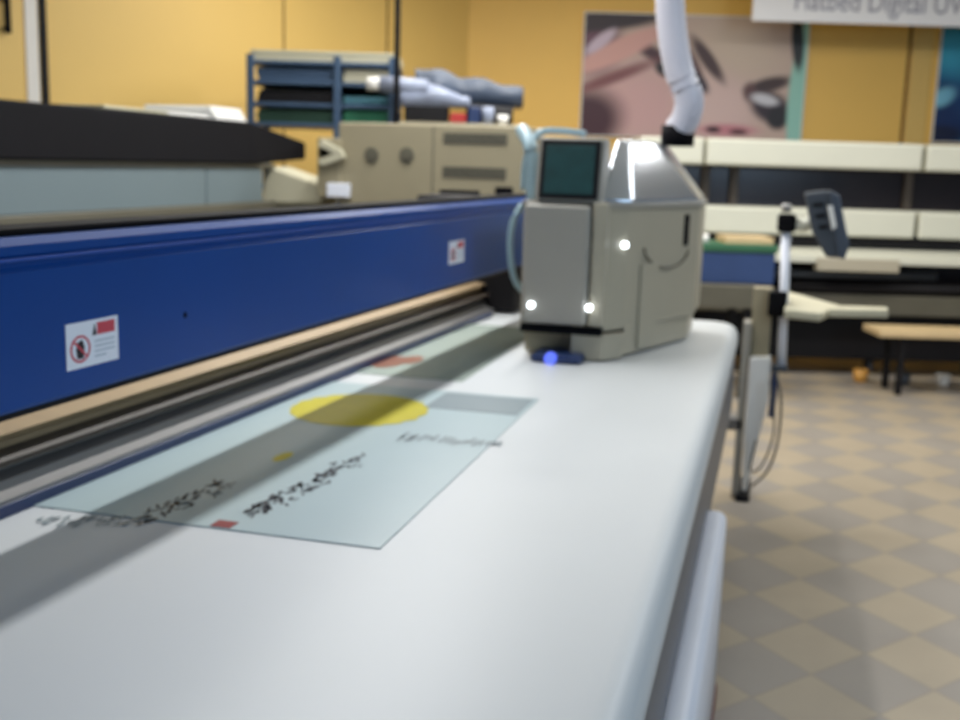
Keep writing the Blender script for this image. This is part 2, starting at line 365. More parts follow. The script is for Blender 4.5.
def warn(x0, x1, yt, yb):
    a = G.pt(x0, (yt+yb)/2+3, u=ub+.001); c = G.pt(x1, (yt+yb)/2-3, u=ub+.001)
    s0, s1 = a.y, c.y; zc = a.z; hz = abs(G.pt(x0, yt, u=ub).z - G.pt(x0, yb, u=ub).z)
    z0, z1 = zc-hz/2, zc+hz/2; u0 = ub+.0005
    b = NB(); box(b, u0-.001, u0+.0015, s0, s1, z0, z1, .0005); lb = gpart('warning_label', b, 'white', beam, label='small white warning label with red block and ring')
    def P(s, t): return (s0+(s1-s0)*s, z0+(z1-z0)*t)
    w = s1-s0
    # ring with a hand mark (left), red heading block, lines of small print
    b = NB(); cx, cz = P(.25, .42); N = 28
    rs, rz = w*.19, hz*.30
    vs = [[b.verts.new((u0+.002, cx+k*rs*math.cos(6.28318*i/N), cz+k*rz*math.sin(6.28318*i/N))) for i in range(N)] for k in (.82, 1)]
    for i in range(N): b.faces.new((vs[0][i], vs[0][(i+1) % N], vs[1][(i+1) % N], vs[1][i]))
    x0_, zz = P(.49, .80); 
    box(b, u0+.0015, u0+.002, P(.58, 0)[0], P(.93, 0)[0], P(0, .66)[1], P(0, .93)[1], 0)
    prism(b, [(cx-rs*.62, cz+rz*.5), (cx-rs*.5, cz+rz*.62), (cx+rs*.62, cz-rz*.5), (cx+rs*.5, cz-rz*.62)], 'x', u0+.0016, u0+.0024)
    gpart('red_print', b, 'labelred', beam)
    b = NB()
    prism(b, [P(.19, .22), P(.30, .2), P(.33, .45), P(.29, .62), P(.21, .58), P(.17, .42)], 'x', u0+.0016, u0+.0021)
    prism(b, [P(.485, .66), P(.57, .66), P(.53, .92)], 'x', u0+.0016, u0+.0021)
    gpart('black_print', b, 'labelblack', beam)
    b = NB()
    for k in range(4): box(b, u0+.0015, u0+.002, P(.52, 0)[0], P(.92 if k < 3 else .75, 0)[0], P(0, .50-.11*k)[1], P(0, .54-.11*k)[1], 0)
    gpart('grey_print', b, 'labelgrey', beam)
warn(66, 118, 322, 369); warn(449, 464, 239, 262)
# rails on the far-left side of the bed (seen under the beam)
def r_(y, z): return (G.pt(0, y, z=z).x, z)
blue_u = r_(519, .852)[0]
b = NB(); box(b, r_(506, .872)[0], blue_u, g0, 4.35, .84, .872, .004); gpart('edge_rail', b, 'navy', label='dark blue edge rail')
b = NB(); prism(b, [(r_(506,.872)[0], .84), (r_(506,.872)[0], .878), r_(492,.884), (r_(492,.884)[0]-.004, .90), r_(470,.91), r_(462,.925), (r_(440,.93)[0], .93), (r_(440,.93)[0], .84)], 'y', g0, 4.4); gpart('guide_rail', b, 'alu', label='grooved aluminium guide rail')
b = NB(); prism(b, [(r_(463,.93)[0], .92), r_(463,.933), r_(442,.95), (r_(430,.95)[0], .95), (r_(430,.95)[0], .92)], 'y', g0, 4.5); gpart('rack_strip', b, 'brown')
b = NB(); prism(b, [(r_(443,.955)[0], .84), r_(443,.955), r_(436,.975), r_(420,.985), r_(400,1.0), (r_(400,1.0)[0]-.12, 1.0), (r_(400,1.0)[0]-.12, .84)], 'y', g0, 4.6); gpart('rear_rail', b, 'tan', label='tan rear rail')
# end frame that carries the beam
b = NB(); box(b, ub-.55, ub-.10, g1-.30, g1-.06, .86, zt-.01, .01); gpart('beam_support', b, 'dark')

# ---- carriage (M frame)
CV = 3.52
def c(px, py, v=CV): return M.pt(px, py, v=v)
cl, crr = c(519, 300).x, c(604, 300).x
zlow = .856; zslot = c(560, 327).z; zpan = c(560, 203).z; ztop = c(560, 137).z
rc = M.pt(693, 330, v=4.14).x
plan = [(cl, CV+.02), (crr, CV+.02), (crr+.05, CV+.10), (rc, 4.12), (rc, 4.42), (cl, 4.42)]
b = NB(); prism(b, plan, 'z', zslot-.01, zpan, .008); car = T.part('carriage', b, 'beige', label='beige print carriage box on the beam')
# hood above: slants in to a ridge
zh = zpan; zr = ztop
hl = c(594, 200).x
def hp3(px, py, v): return M.pt(px, py, v=v)
hood = NB()
base = [(hl, CV+.06), (crr+.07, CV+.12), (rc+.005, 4.12), (rc+.005, 4.42), (hl, 4.42)]
v0 = [hood.verts.new((x, y, zh)) for x, y in base]
A0 = hp3(617, 139, 3.74); A1 = hp3(655, 135, 3.92)
top = [(hl+.025, 3.74, A0.z), (A0.x+.03, 3.75, A0.z), (A1.x, 3.92, A0.z), (A1.x, 4.4, A0.z), (hl+.025, 4.4, A0.z)]
v1 = [hood.verts.new(q) for q in top]
hood.faces.new(v0[::-1]); hood.faces.new(v1)
for i in range(5): hood.faces.new((v0[i], v0[(i+1) % 5], v1[(i+1) % 5], v1[i]))
bmesh.ops.recalc_face_normals(hood, faces=hood.faces); bev(hood, .02, 4)
for f in hood.faces: f.smooth = True
T.part('hood', hood, 'metal', car, label='shiny steel slanted hood')
# seam band under hood
b = NB(); prism(b, [(cl-.004, CV+.012), (crr+.004, CV+.012), (crr+.056, CV+.09), (rc+.008, 4.11), (rc+.008, 4.4), (cl-.004, 4.4)], 'z', zpan-.012, zpan+.004, .002); T.part('seam_band', b, 'beige2', car)
# front door panel
fl_, fr_ = c(523, 300).x, c(588, 300).x
b = NB(); pts = []
zz0, zz1 = zslot+.012, zpan-.004
box(b, fl_, fr_, CV-.035, CV+.03, zz0, zz1, .014, 4); fp = T.part('front_panel', b, 'beige2', car, label='grey beige front panel')
b = NB(); box(b, fr_+.006, crr+.002, CV-.02, CV+.03, zz0, zz1+.01, .008, 3); T.part('corner_post', b, 'beige', car)
# display console
sl, sr = c(540, 170).x, c(599, 170).x; sz0, sz1 = c(570, 199).z, c(570, 140).z
b = NB(); hexa(b, [(sl-.012, CV-.01, sz0-.01), (sr+.012, CV-.01, sz0-.01), (sr+.012, CV+.16, sz0-.01), (sl-.012, CV+.16, sz0-.01),
                   (sl-.012, CV+.03, sz1+.008), (sr+.012, CV+.03, sz1+.008), (sr+.012, CV+.14, sz1+.008), (sl-.012, CV+.14, sz1+.008)], .006)
T.part('console', b, 'beige2', car)
def onc(x, z, off): t = (z-(sz0-.01))/(sz1-sz0+.018); return (x, CV-.01+.04*t-off, z)
b = NB(); hexa(b, [onc(sl,sz0,.008), onc(sr,sz0,.008), onc(sr,sz0,-.004), onc(sl,sz0,-.004), onc(sl,sz1,.008), onc(sr,sz1,.008), onc(sr,sz1,-.004), onc(sl,sz1,-.004)], .002)
T.part('screen_bezel', b, 'dark', car)
e = .016
b = NB(); hexa(b, [onc(sl+e,sz0+e,.011), onc(sr-e,sz0+e,.011), onc(sr-e,sz0+e,0), onc(sl+e,sz0+e,0), onc(sl+e,sz1-e,.011), onc(sr-e,sz1-e,.011), onc(sr-e,sz1-e,0), onc(sl+e,sz1-e,0)], .001)
T.part('display_screen', b, 'screen', car, label='dark green display screen')
# slot and lower skirt
b = NB(); box(b, cl+.008, crr-.004, CV-.005, CV+.3, zslot-.022, zslot+.004, .001); T.part('slot', b, 'black', car)
skz = c(600, 352).z
b = NB(); prism(b, [(c(571,330).x, CV+.0), (crr+.002, CV+.0), (crr+.055, CV+.08), (crr+.055, CV+.3), (c(571,330).x, CV+.3)], 'z', zlow, zslot-.018, .004); T.part('lower_skirt', b, 'beige', car)
b = NB(); prism(b, [(crr+.055, CV+.10), (rc-.02, 4.12), (rc-.02, 4.4), (crr+.055, 4.4)], 'z', zlow+.004, zslot, .006); T.part('side_skirt', b, 'beige', car)
b = NB(); box(b, cl+.01, c(571,330).x, CV+.06, CV+.3, zlow+.005, zslot-.02, .004); T.part('print_head', b, 'beigecab', car)
nz_ = M.pt(552, 361, z=.865); b = NB(); box(b, nz_.x-.075, nz_.x+.085, nz_.y+.03, CV+.07, .853, .878, .006); T.part('print_nozzle', b, 'navy', car)
b = NB(); disc(b, (nz_.x-.01, nz_.y+.015, .869), (0,1,0), .02, .02, 12); T.part('curing_lamp', b, 'ledblue', car, label='glowing blue print lamp')
for (px, py) in ((531, 305), (589, 308)):
    q = c(px, py, CV-.04); b = NB(); disc(b, (q.x, CV-.045, q.z), (0,1,0), .010, .012, 16); T.part('indicator_light', b, 'led', car, label='small bright white lamp')
# chamfered side details
sd = Vector((rc-(crr+.05), 4.12-(CV+.10), 0)); sn = Vector((sd.y, -sd.x, 0)).normalized(); s0v = Vector((crr+.05, CV+.10, 0))
def side(t, z, off=0): q = s0v + sd*t + sn*off; return Vector((q.x, q.y, z))
def side_hit(px, py):
    d = ray(px, py); n = sn; tt = (s0v + sn*.004 - Vector((0,0,CAMZ))).dot(n)/Vector((d.x,d.y,0)).dot(n); q = CP + d*tt
    return ((q - s0v).dot(sd)/sd.length_squared, q.z)
t_, z_ = side_hit(625, 245); b = NB(); disc(b, side(t_, z_, -.002), sn, .010, .012, 16); T.part('indicator_light', b, 'led', car, label='small bright white lamp')
t_, z_ = side_hit(687, 230); b = NB(); w_ = .03
hexa(b, [side(t_-w_,z_-.055,-.004), side(t_+w_,z_-.055,-.004), side(t_+w_,z_-.055,.006), side(t_-w_,z_-.055,.006), side(t_-w_,z_+.055,-.004), side(t_+w_,z_+.055,-.004), side(t_+w_,z_+.055,.006), side(t_-w_,z_+.055,.006)], .002)
T.part('side_vent', b, 'black', car)
t0_, z0_ = side_hit(637, 338); t1_, z1_ = side_hit(658, 262); z0_ = zlow+.02
b = NB(); hexa(b, [side(t0_,z0_,-.004), side(t1_,z0_,-.004), side(t1_,z0_,.010), side(t0_,z0_,.010), side(t0_,z1_,-.004), side(t1_,z1_,-.004), side(t1_,z1_,.010), side(t0_,z1_,.010)], .003)
T.part('side_door', b, 'beige', car)
b = NB(); pts = []
for k in range(13):
    a = math.pi*k/12; px, py = 666-22*math.cos(a), 248+20*math.sin(a); tt, zz = side_hit(px, py); pts.append(side(tt, zz, .006))
tube(b, pts, .0035, 6); T.part('side_cable', b, 'olive', car)
b = NB(); tube(b, [c(522,205,3.61), c(513,222,3.59), c(510,248,3.58), c(514,278,3.58), c(524,292,3.61)], .011, 10, 5); T.part('loop_hose', b, 'cyan', car, label='pale looped hose')
b = NB(); tube(b, [c(533,200,3.66), c(534,170,3.66), c(530,145,3.68), c(522,130,3.76)], .024, 10, 5); T.part('loop_hose', b, 'cyan', car, label='pale upright hose beside the display')
b = NB(); tube(b, [c(524,190,3.76), c(526,160,3.76), c(538,134,3.76), c(560,131,3.81), c(585,134,3.86)], .012, 10, 5); T.part('loop_hose', b, 'cyan', car)
# exhaust hose
b = NB(); hp_ = [(lambda q: Vector((q.x-.02, q.y, CZ-.003)))(M.pt(664,-200,v=4.2)), M.pt(666,-110,v=4.2), M.pt(669,-20,v=4.2), M.pt(672,30,v=4.2), M.pt(679,70,v=4.2), M.pt(689,98,v=4.2), M.pt(686,118,v=4.22), M.pt(678,130,v=4.25)]
tube(b, hp_, .052, 16, 10, .05); 
TH = Thing('exhaust_hose', 'white flexible duct hanging down in front of the face poster to the carriage hood', 'hose', M, hp_[-1])
TH.part('duct', b, 'hose')
b = NB(); tube(b, [hp_[-1]+Vector((0,0,-.06)), hp_[-1]+Vector((0,0,.015))], .062, 18); TH.part('collar', b, 'black')

# ------------------------------------------------------------------ printed sheets
ZS = .8525
A = M.pt(380, 548, z=ZS); Fp = M.pt(530, 398, z=ZS); Ul = -1.42
T2 = Thing('printed_sheet', 'pale blue-green printed sheet with a large yellow oval, nearer on the white bed', 'print', M, ((A.x+Ul)/2, (A.y+Fp.y)/2, .8505))
shade = art('pale print', (190, 206, 206), [(1.3, .9, .5, .12, 0, (120, 128, 134), .6), (.9, .2, .5, .5, 0, (184, 204, 208), 1.2)])
b = NB(); box(b, Ul, A.x, A.y, Fp.y, .8505, ZS, .0005)
T2.part('sheet', b, mat('pale print sheet', (172, 190, 192), .36, var=.05, scale=3))
def mark(bm, px, py, w, l, a=0, z=ZS+.0008):
    q = M.pt(px, py, z=z); ca, sa = math.cos(a), math.sin(a)
    vs = [bm.verts.new((q.x + ca*x - sa*y, q.y + sa*x + ca*y, z)) for x, y in ((-w,-l), (w,-l), (w,l), (-w,l))]; bm.faces.new(vs)
cy = M.pt(358, 410, z=ZS+.001); e0 = M.pt(283, 410, z=ZS); e1 = M.pt(436, 407, z=ZS); ra = (e1.x-e0.x)/2
n0 = M.pt(358, 428, z=ZS).y; n1 = M.pt(358, 393, z=ZS).y; rb = (n1-n0)/2
b = NB(); N = 40; vs = [b.verts.new((cy.x+ra*math.cos(i*2*math.pi/N)*(1+.05*math.sin(3*i)), (n0+n1)/2+rb*math.sin(i*2*math.pi/N), ZS+.001)) for i in range(N)]; b.faces.new(vs)
q = M.pt(283, 457, z=ZS); T2.part('yellow_shape', b, 'inkyellow', label='yellow oval printed shape')
b = NB(); vs = [b.verts.new((q.x+.016*math.cos(i*.524), q.y+.04*math.sin(i*.524), ZS+.001)) for i in range(12)]; b.faces.new(vs); T2.part('yellow_dot', b, 'inkyellow')
b = NB(); q0 = M.pt(440, 397, z=ZS); q1 = M.pt(528, 406, z=ZS)
box(b, q0.x+.0, A.x-.01, Fp.y-.22, Fp.y-.02, ZS, ZS+.001, 0); T2.part('grey_band', b, 'inkgrey')
b = NB()
def run(x0, y0, x1, y1, n, spread, s):
    for i in range(n):
        f = R.random(); px = x0+(x1-x0)*f + R.uniform(-1, 1)*spread; py = y0+(y1-y0)*f + R.uniform(-1, 1)*spread*.55
        mark(b, px, py, R.uniform(.35, 1)*s*.35, R.uniform(.5, 1.2)*s, R.uniform(-.6, .6))
run(250, 515, 358, 458, 105, 9, .012); T2.part('lettering', b, 'ink'); b = NB(); run(145, 520, 228, 482, 62, 9, .012); T2.part('lettering', b, 'ink')
b = NB(); 
for i in range(26): mark(b, 400+i*4+R.uniform(-1,1), 436+i*.35+R.uniform(-2,2), .004, R.uniform(.01,.03))
T2.part('faint_lettering', b, 'inkgrey'); b = NB()
for i in range(30): mark(b, 40+i*3.4, 521+R.uniform(-4,4), .003, R.uniform(.004,.012))
T2.part('faint_lettering', b, 'inkgrey')
b = NB(); q0 = M.pt(213, 524, z=ZS); q1 = M.pt(243, 520, z=ZS); box(b, q0.x, q1.x, q0.y-.012, q0.y+.022, ZS, ZS+.001, 0); T2.part('red_block', b, 'inkred', label='dark red printed bar')
A2 = M.pt(372, 374, z=ZS); B2 = M.pt(505, 332, z=ZS)
T3 = Thing('printed_sheet', 'far pale printed sheet with an orange brown patch, beside the carriage', 'print', M, ((A2.x-1.2)/2, A2.y+.3, .8505))
b = NB(); box(b, -1.33, A2.x+.28, A2.y, B2.y+.15, .8505, ZS, .0005); T3.part('sheet', b, mat('pale green print sheet', (178, 190, 180), .24, var=.05))
b = NB(); q = M.pt(390, 362, z=ZS)
for k, (dx, dy, s) in enumerate(((0,0,.05), (.05,.06,.035), (-.05,-.03,.03))):
    vs = [b.verts.new((q.x+dx+s*math.cos(i*.45), q.y+dy+2.2*s*math.sin(i*.45), ZS+.001+.0002*k)) for i in range(14)]; b.faces.new(vs)
T3.part('brown_patch', b, mat('orange brown ink', (130, 74, 48), .4, var=.3, scale=20))

# ------------------------------------------------------------------ second machine behind the beam (black top, grey panel)
RU = -2.7
def m(px, py, u=RU): return M.pt(px, py, u=u)
zk0, zk1 = m(0, 160).z, m(0, 98).z; zp0 = m(0, 217).z; zb0 = m(0, 236).z
vend = m(318, 150).y; vtap = m(258, 140).y
print('rear', zk0, zk1, zp0, vend, vtap, M.pt(0,130,u=RU).y)
T4 = Thing('black_topped_printer', 'long machine behind the blue beam with black top cover and grey side panels', 'machine', M, (RU-.4, 3.0, 0))
b = NB(); hexa(b, [(RU, .5, zk0), (RU, vtap, zk0), (RU-.9, vtap, zk0), (RU-.9, .5, zk0), (RU-.03, .5, zk1), (RU-.03, vtap, zk1), (RU-.9, vtap, zk1), (RU-.9, .5, zk1)], .012)
hexa(b, [(RU, vtap-.02, zk0), (RU-.08, vend, zk0+.03), (RU-.8, vend, zk0+.03), (RU-.9, vtap-.02, zk0), (RU-.03, vtap-.02, zk1), (RU-.08, vend, zk0+.13), (RU-.8, vend, zk0+.13), (RU-.9, vtap-.02, zk1)], .01)
T4.part('top_cover', b, 'black', label='black padded top cover')
b = NB(); box(b, RU-.85, RU-.02, .5, vtap+.25, zk0-.022, zk0+.004, .003); T4.part('cover_ledge', b, 'olive')
vs1 = m(212, 190).y
b = NB(); box(b, RU-.8, RU-.03, .5, vs1-.006, zp0, zk0-.02, .004); T4.part('side_panel', b, 'greyp')
b = NB(); box(b, RU-.8, RU-.03, vs1+.006, m(268, 190).y, zp0, zk0-.02, .004); T4.part('side_panel', b, 'greyp')
b = NB(); box(b, RU-.8, RU+.0, .5, m(268,190).y+.1, zb0-.02, zp0, .006); T4.part('lower_rail', b, 'olive')
b = NB(); box(b, RU-.75, RU-.05, .6, m(268,190).y, .06, zb0-.02, .01); T4.part('base', b, 'dark')
for vv in (.8, 5.4):
    for uu in (RU-.65, RU-.15):
        b = NB(); disc(b, (uu, vv, 0), (0,0,1), .05, .07, 12); T4.part('foot', b, 'dark')
# cream wedge at the end of that machine
q = lambda px, py, v: M.pt(px, py, v=v)
vv = m(268,190).y + .12
b = NB(); a_, b_ = q(266, 166, vv), q(322, 186, vv); c_ = q(322, 203, vv); d_ = q(262, 203, vv)
prism(b, [(a_.x, a_.z), (b_.x, b_.z), (c_.x, c_.z), (d_.x, d_.z)], 'y', vv, vv+.3, .006)
prism(b, [(d_.x+.02, .0), (c_.x-.02, .0), (c_.x-.02, c_.z), (d_.x+.02, d_.z)], 'y', vv+.04, vv+.26, .006)
solo('paper_chute', b, 'cream', 'cream slanted chute between the grey panel and the beige cabinet', 'chute', M)
# papers on top of the black cover
for (x0, x1, y0, mt_, lab) in ((84, 150, 103, 'cream', 'thin cream sheet lying on the black cover, leftmost of the papers'), (152, 196, 110, 'paper', 'white folded sheet lying in the middle of the black cover'), (199, 230, 113, 'paper', 'taller white paper pile near the rack on the black cover')):
    a_ = M.pt(x0, y0, z=zk1).y; c_ = M.pt(x1, y0+5, u=RU-.2).y; a_ = M.pt(x0, y0, u=RU-.2).y
    hgt = {'c': .02}.get(lab[5:6], .02) if x0 < 190 else .07
    b = NB()
    for k in range(3): 
        o_ = R.uniform(-.02, .02); box(b, RU-.5+o_, RU-.12+o_, a_+o_, c_+o_, zk1+hgt*k/3, zk1+hgt*(k+1)/3, .003)
    solo('paper_stack', b, mt_, lab, 'paper', M, 'papers on the black cover')

# ------------------------------------------------------------------ beige control cabinet
KV = 5.55
def k(px, py, v=KV): return M.pt(px, py, v=v)
kx0, kx1 = k(338, 160).x, k(524, 160).x; kz0, kz1 = k(430, 200).z, k(430, 124).z
T5 = Thing('control_cabinet', 'dull beige electrical cabinet with two louvred vents and round knobs behind the beam', 'cabinet', M, ((kx0+kx1)/2, KV+.3, 0))
b = NB(); box(b, kx0, kx1, KV, KV+.45, kz0-.05, kz1, .012, 3); T5.part('housing', b, 'beigecab')
b = NB(); box(b, kx0+.06, kx1-.06, KV+.06, KV+.42, 0, kz0-.05, .01); T5.part('pedestal', b, 'dark')
xm = k(433, 160).x
b = NB(); box(b, xm-.004, xm+.004, KV-.003, KV+.01, kz0-.04, kz1-.01, .001); T5.part('seam', b, 'olive')
for (y0, y1) in ((133, 145), (167, 179)):
    z1_, z0_ = k(475, y0).z, k(475, y1).z; b = NB()
    xa, xb = k(443, 150).x, k(507, 150).x
    n = 12
    for i in range(n):
        w_ = (xb-xa)/n; box(b, xa+w_*i+.004, xa+w_*(i+1)-.003, KV-.006, KV+.01, z0_, z1_, .002)
    T5.part('vent', b, 'dark' if 0 else 'olive')
    b = NB(); box(b, xa, xb, KV-.003, KV+.005, z0_+.004, z1_-.004, .001); T5.part('vent_backing', b, 'dark')
for px in (372, 407):
    q_ = k(px, 155); b = NB(); disc(b, (q_.x, KV-.02, q_.z), (0,1,0), .022, .03, 18); disc(b, (q_.x, KV-.012, q_.z), (0,1,0), .04, .02, 18); T5.part('knob', b, 'olive')
b = NB(); box(b, k(440,190).x, k(480,190).x, KV-.012, KV+.01, k(460,200).z, k(460,190).z, .004); T5.part('recess', b, 'dark')
b = NB(); box(b, k(496,190).x, k(513,190).x, KV-.02, KV+.01, k(500,206).z, k(500,187).z, .004); T5.part('socket', b, 'black')
# arrow shaped bracket on its left end
b = NB(); P = [(326, 140), (345, 150), (348, 158), (326, 166), (322, 160), (338, 154), (322, 146)]
prism(b, [(k(x, y).x, k(x, y).z) for x, y in P], 'y', KV-.06, KV-.02, .003); T5.part('end_bracket', b, 'cream')
b = NB(); disc(b, (k(328,152).x, KV-.015, k(328,152).z), (0,1,0), .045, .03, 16); T5.part('end_roller', b, 'black')
b = NB(); box(b, k(318,150).x, kx0+.02, KV-.015, KV+.4, k(330,198).z, k(330,138).z, .01); T5.part('end_plate', b, 'beigecab')
b = NB(); box(b, k(330,185).x, k(352,185).x, KV-.05, KV-.01, k(340,197).z, k(340,183).z, .006); T5.part('latch', b, 'white')

# ------------------------------------------------------------------ storage rack with folders
V7 = 6.9
def g(px, py, v=V7): return B.pt(px, py, v=v)
X = [g(250, 90).x, g(337, 90).x, g(392, 90).x]
T6 = Thing('storage_rack', 'blue grey metal rack stacked with boards and green folders by yellow panels', 'rack', B, ((X[0]+X[2])/2, V7+.3, 0))
zt6 = g(300, 60).z
for x_ in X:
    for vv in (V7, V7+.5):
        b = NB(); box(b, x_-.022, x_+.022, vv, vv+.03, 0, g(x_ and 300, 55).z, .004); T6.part('upright', b, 'rack')
shz = [.3, .8, 1.3] + [g(300, y).z for y in (124, 104, 82, 62)]
for z_ in shz:
    b = NB(); box(b, X[0]-.02, X[2]+.02, V7+.012, V7+.52, z_-.016, z_+.008, .003); T6.part('shelf', b, 'rack')
b = NB(); box(b, X[0]+.01, X[2]-.01, V7+.50, V7+.515, shz[3]-.02, shz[6], .002); T6.part('back_panel', b, 'dgreen')
for (xa, xb, z_, h_, mt_, nm, lab, cat) in (
    (X[0]-.01, X[2]+.03, shz[6], .065, 'cream', 'board_stack', 'stack of cream boards on the very top of the rack', 'boards'),
    (X[0]+.03, X[1]-.03, shz[5], .075, 'rack', 'folder_stack', 'blue grey folders in the left bay just under the top shelf', 'folders'),
    (X[0]+.03, X[1]-.03, shz[4], .075, 'dark', 'folder_stack', 'black folders in the left bay on the second shelf down', 'folders'),
    (X[0]+.03, X[1]-.03, shz[3], .085, 'dgreen', 'folder_stack', 'dark green folders in the lowest visible left bay', 'folders'),
    (X[1]+.03, X[2]-.02, shz[5], .08, 'cream', 'paper_stack', 'cream papers in the right bay under the top shelf', 'paper'),
    (X[1]+.03, X[2]-.02, shz[3], .09, 'green', 'folder_stack', 'bright green folders in the lowest visible right bay', 'folders'),
    (X[1]+.03, X[2]-.02, shz[4], .05, 'teal', 'folder_stack', 'teal folders in the middle right bay', 'folders')):
    b = NB(); n = 3
    for i in range(n):
        o_ = R.uniform(-.012, .012); box(b, xa+max(o_, 0), xb+min(o_, 0), V7+.05+abs(o_), V7+.45, z_+.008+h_*i/n, z_+.008+h_*(i+1)/n-.001, .003)
    solo(nm, b, mt_, lab, cat, B)
# thin black pole
b = NB(); P0, P1 = B.pt(396, 118, v=6.5), B.pt(402, -60, v=6.5)
TP = Thing('cable_pole', 'thin black vertical pole rising in front of the yellow wall to the ceiling', 'pole', B, (P0.x, 6.5, 0))
tube(b, [(P0.x, 6.5, .01), (P0.x, 6.5, CZ-.005)], .017, 12); TP.part('tube', b, 'black')
b = NB(); disc(b, (P0.x, 6.5, 0), (0,0,1), .06, .02, 20); TP.part('foot_plate', b, 'black')

# heap on a tall cupboard
HV = 6.7
def hq(px, py, v=HV): return B.pt(px, py, v=v)
hz0 = hq(460, 123).z; hx0, hx1 = hq(402, 120).x, hq(518, 120).x
T7 = Thing('tall_cupboard', 'grey cupboard carrying the heap of film and tarpaulin behind the beige cabinet', 'cupboard', B, ((hx0+hx1)/2, HV+.3, 0))
b = NB(); box(b, hx0, hx1, HV, HV+.6, .05, hz0-.03, .006); T7.part('carcass', b, 'olive')
b = NB(); box(b, hx0-.02, hx1+.02, HV-.02, HV+.62, hz0-.03, hz0, .004); T7.part('top_board', b, 'beigecab')
for s in (0, 1):
    mid = (hx0+hx1)/2; b = NB(); box(b, (hx0+.01, mid+.003)[s], (mid-.003, hx1-.01)[s], HV-.02, HV, .08, hz0-.05, .004); dd = T7.part('door', b, 'olive')
    b = NB(); box(b, mid+(-.05, .03)[s], mid+(-.03, .05)[s], HV-.045, HV-.02, 1.0, 1.14, .004); T7.part('handle', b, 'dark', dd)
def crumple(x0, x1, v0, v1, zb_, zf, amp, seed, nx=22, ny=10, th=.012):
    rr = random.Random(seed); ph = [(rr.uniform(8, 30), rr.uniform(8, 30), rr.uniform(0, 6)) for _ in range(5)]
    b = bmesh.new(); grid = []
    for j in range(ny+1):
        row = []
        for i in range(nx+1):
            s, t = i/nx, j/ny; x, y = x0+(x1-x0)*s, v0+(v1-v0)*t
            z = zf(s, t) + sum(amp*math.sin(a*x+c_*y+p_) for a, c_, p_ in ph)/2
            row.append(b.verts.new((x, y, max(z, zb_+.004))))
        grid.append(row)
    for j in range(ny):
        for i in range(nx): b.faces.new((grid[j][i], grid[j][i+1], grid[j+1][i+1], grid[j+1][i]))
    bot = [[b.verts.new((v.co.x, v.co.y, zb_)) for v in row] for row in (grid[0], grid[-1])]
    for i in range(nx):
        b.faces.new((bot[0][i], bot[0][i+1], grid[0][i+1], grid[0][i])); b.faces.new((grid[-1][i], grid[-1][i+1], bot[1][i+1], bot[1][i]))
    b.faces.new([bot[0][0], grid[0][0]] + [grid[j][0] for j in range(1, ny)] + [grid[-1][0], bot[1][0]])
    b.faces.new([bot[0][-1], grid[0][-1]] + [grid[j][-1] for j in range(1, ny)] + [grid[-1][-1], bot[1][-1]])
    b.faces.new(bot[0] + bot[1][::-1])
    bmesh.ops.recalc_face_normals(b, faces=b.faces)
    for f in b.faces: f.smooth = len(f.verts) == 4
    return b
def hh_(py): return hq(460, py).z
# lower items along the front of the heap
b = NB(); box(b, hq(404,115).x, hq(448,115).x, HV+.0, HV+.25, hz0, hh_(106), .01); solo('tool_case', b, 'dark', 'flat black case under the grey film at the heap left end', 'case', B)
b = NB(); box(b, hq(450,115).x, hq(466,115).x, HV+.0, HV+.2, hz0, hh_(113), .005); solo('small_box', b, 'red', 'small red box at the bottom of the heap', 'box', B)
b = NB(); box(b, hq(468,115).x, hq(480,115).x, HV+.0, HV+.2, hz0, hh_(106), .006); solo('small_box', b, 'navy', 'small navy box right of the red box', 'box', B)
b = NB(); disc(b, (hq(488,115).x, HV+.05, hz0), (0,0,1), .035, .10, 18); solo('plastic_bottle', b, 'film', 'pale blue bottle between navy box and white cup', 'bottle', B)
b = NB(); tube(b, [(hq(503,115).x, HV+.04, hz0), (hq(503,115).x, HV+.04, hz0+.055)], lambda t: .026+.009*t, 18); solo('paper_cup', b, 'paper', 'white cup at the right end of the heap', 'cup', B)
b = crumple(hq(400,100).x, hq(470,100).x, HV+.0, HV+.24, hh_(107), lambda s, t: hh_(96)+.06*(1-abs(2*s-.8)), .010, 3); solo('plastic_film', b, 'film', 'crumpled grey film lying over the black case', 'film', B)
TR = Thing('film_roll', 'pale blue grey film roll with white end lying on the heap behind the black pole', 'roll', B, (hq(400,86).x, HV+.04, hq(400,90).z))
b = NB(); tube(b, [hq(380,84,HV+.04), hq(428,88,HV+.04)], .05, 20); TR.part('roll', b, 'film')
b = NB(); tube(b, [hq(367,84,HV+.04), hq(381,84,HV+.04)], .04, 20); TR.part('core_end', b, 'paper', label='white end of the roll')
b = crumple(hq(466,100).x, hq(514,100).x, HV+.13, HV+.25, hz0, lambda s, t: hh_(101+4*s), .008, 21); solo('black_bag', b, 'dark', 'black bag slumped behind the bottle and white cup in the heap', 'bag', B)
b = crumple(hq(412,90).x, hq(525,90).x, HV+.26, HV+.6, hh_(103), lambda s, t: hh_(66+19*s)+.01, .010, 9); solo('folded_tarpaulin', b, 'tarp', 'dark blue grey folded tarpaulin sloping down on top of the heap', 'tarpaulin', B)
b = NB(); box(b, hq(345,100).x+.42, hq(345,100).x+.42+.001, HV, HV+.001, 1, 1.001, 0); b.free()

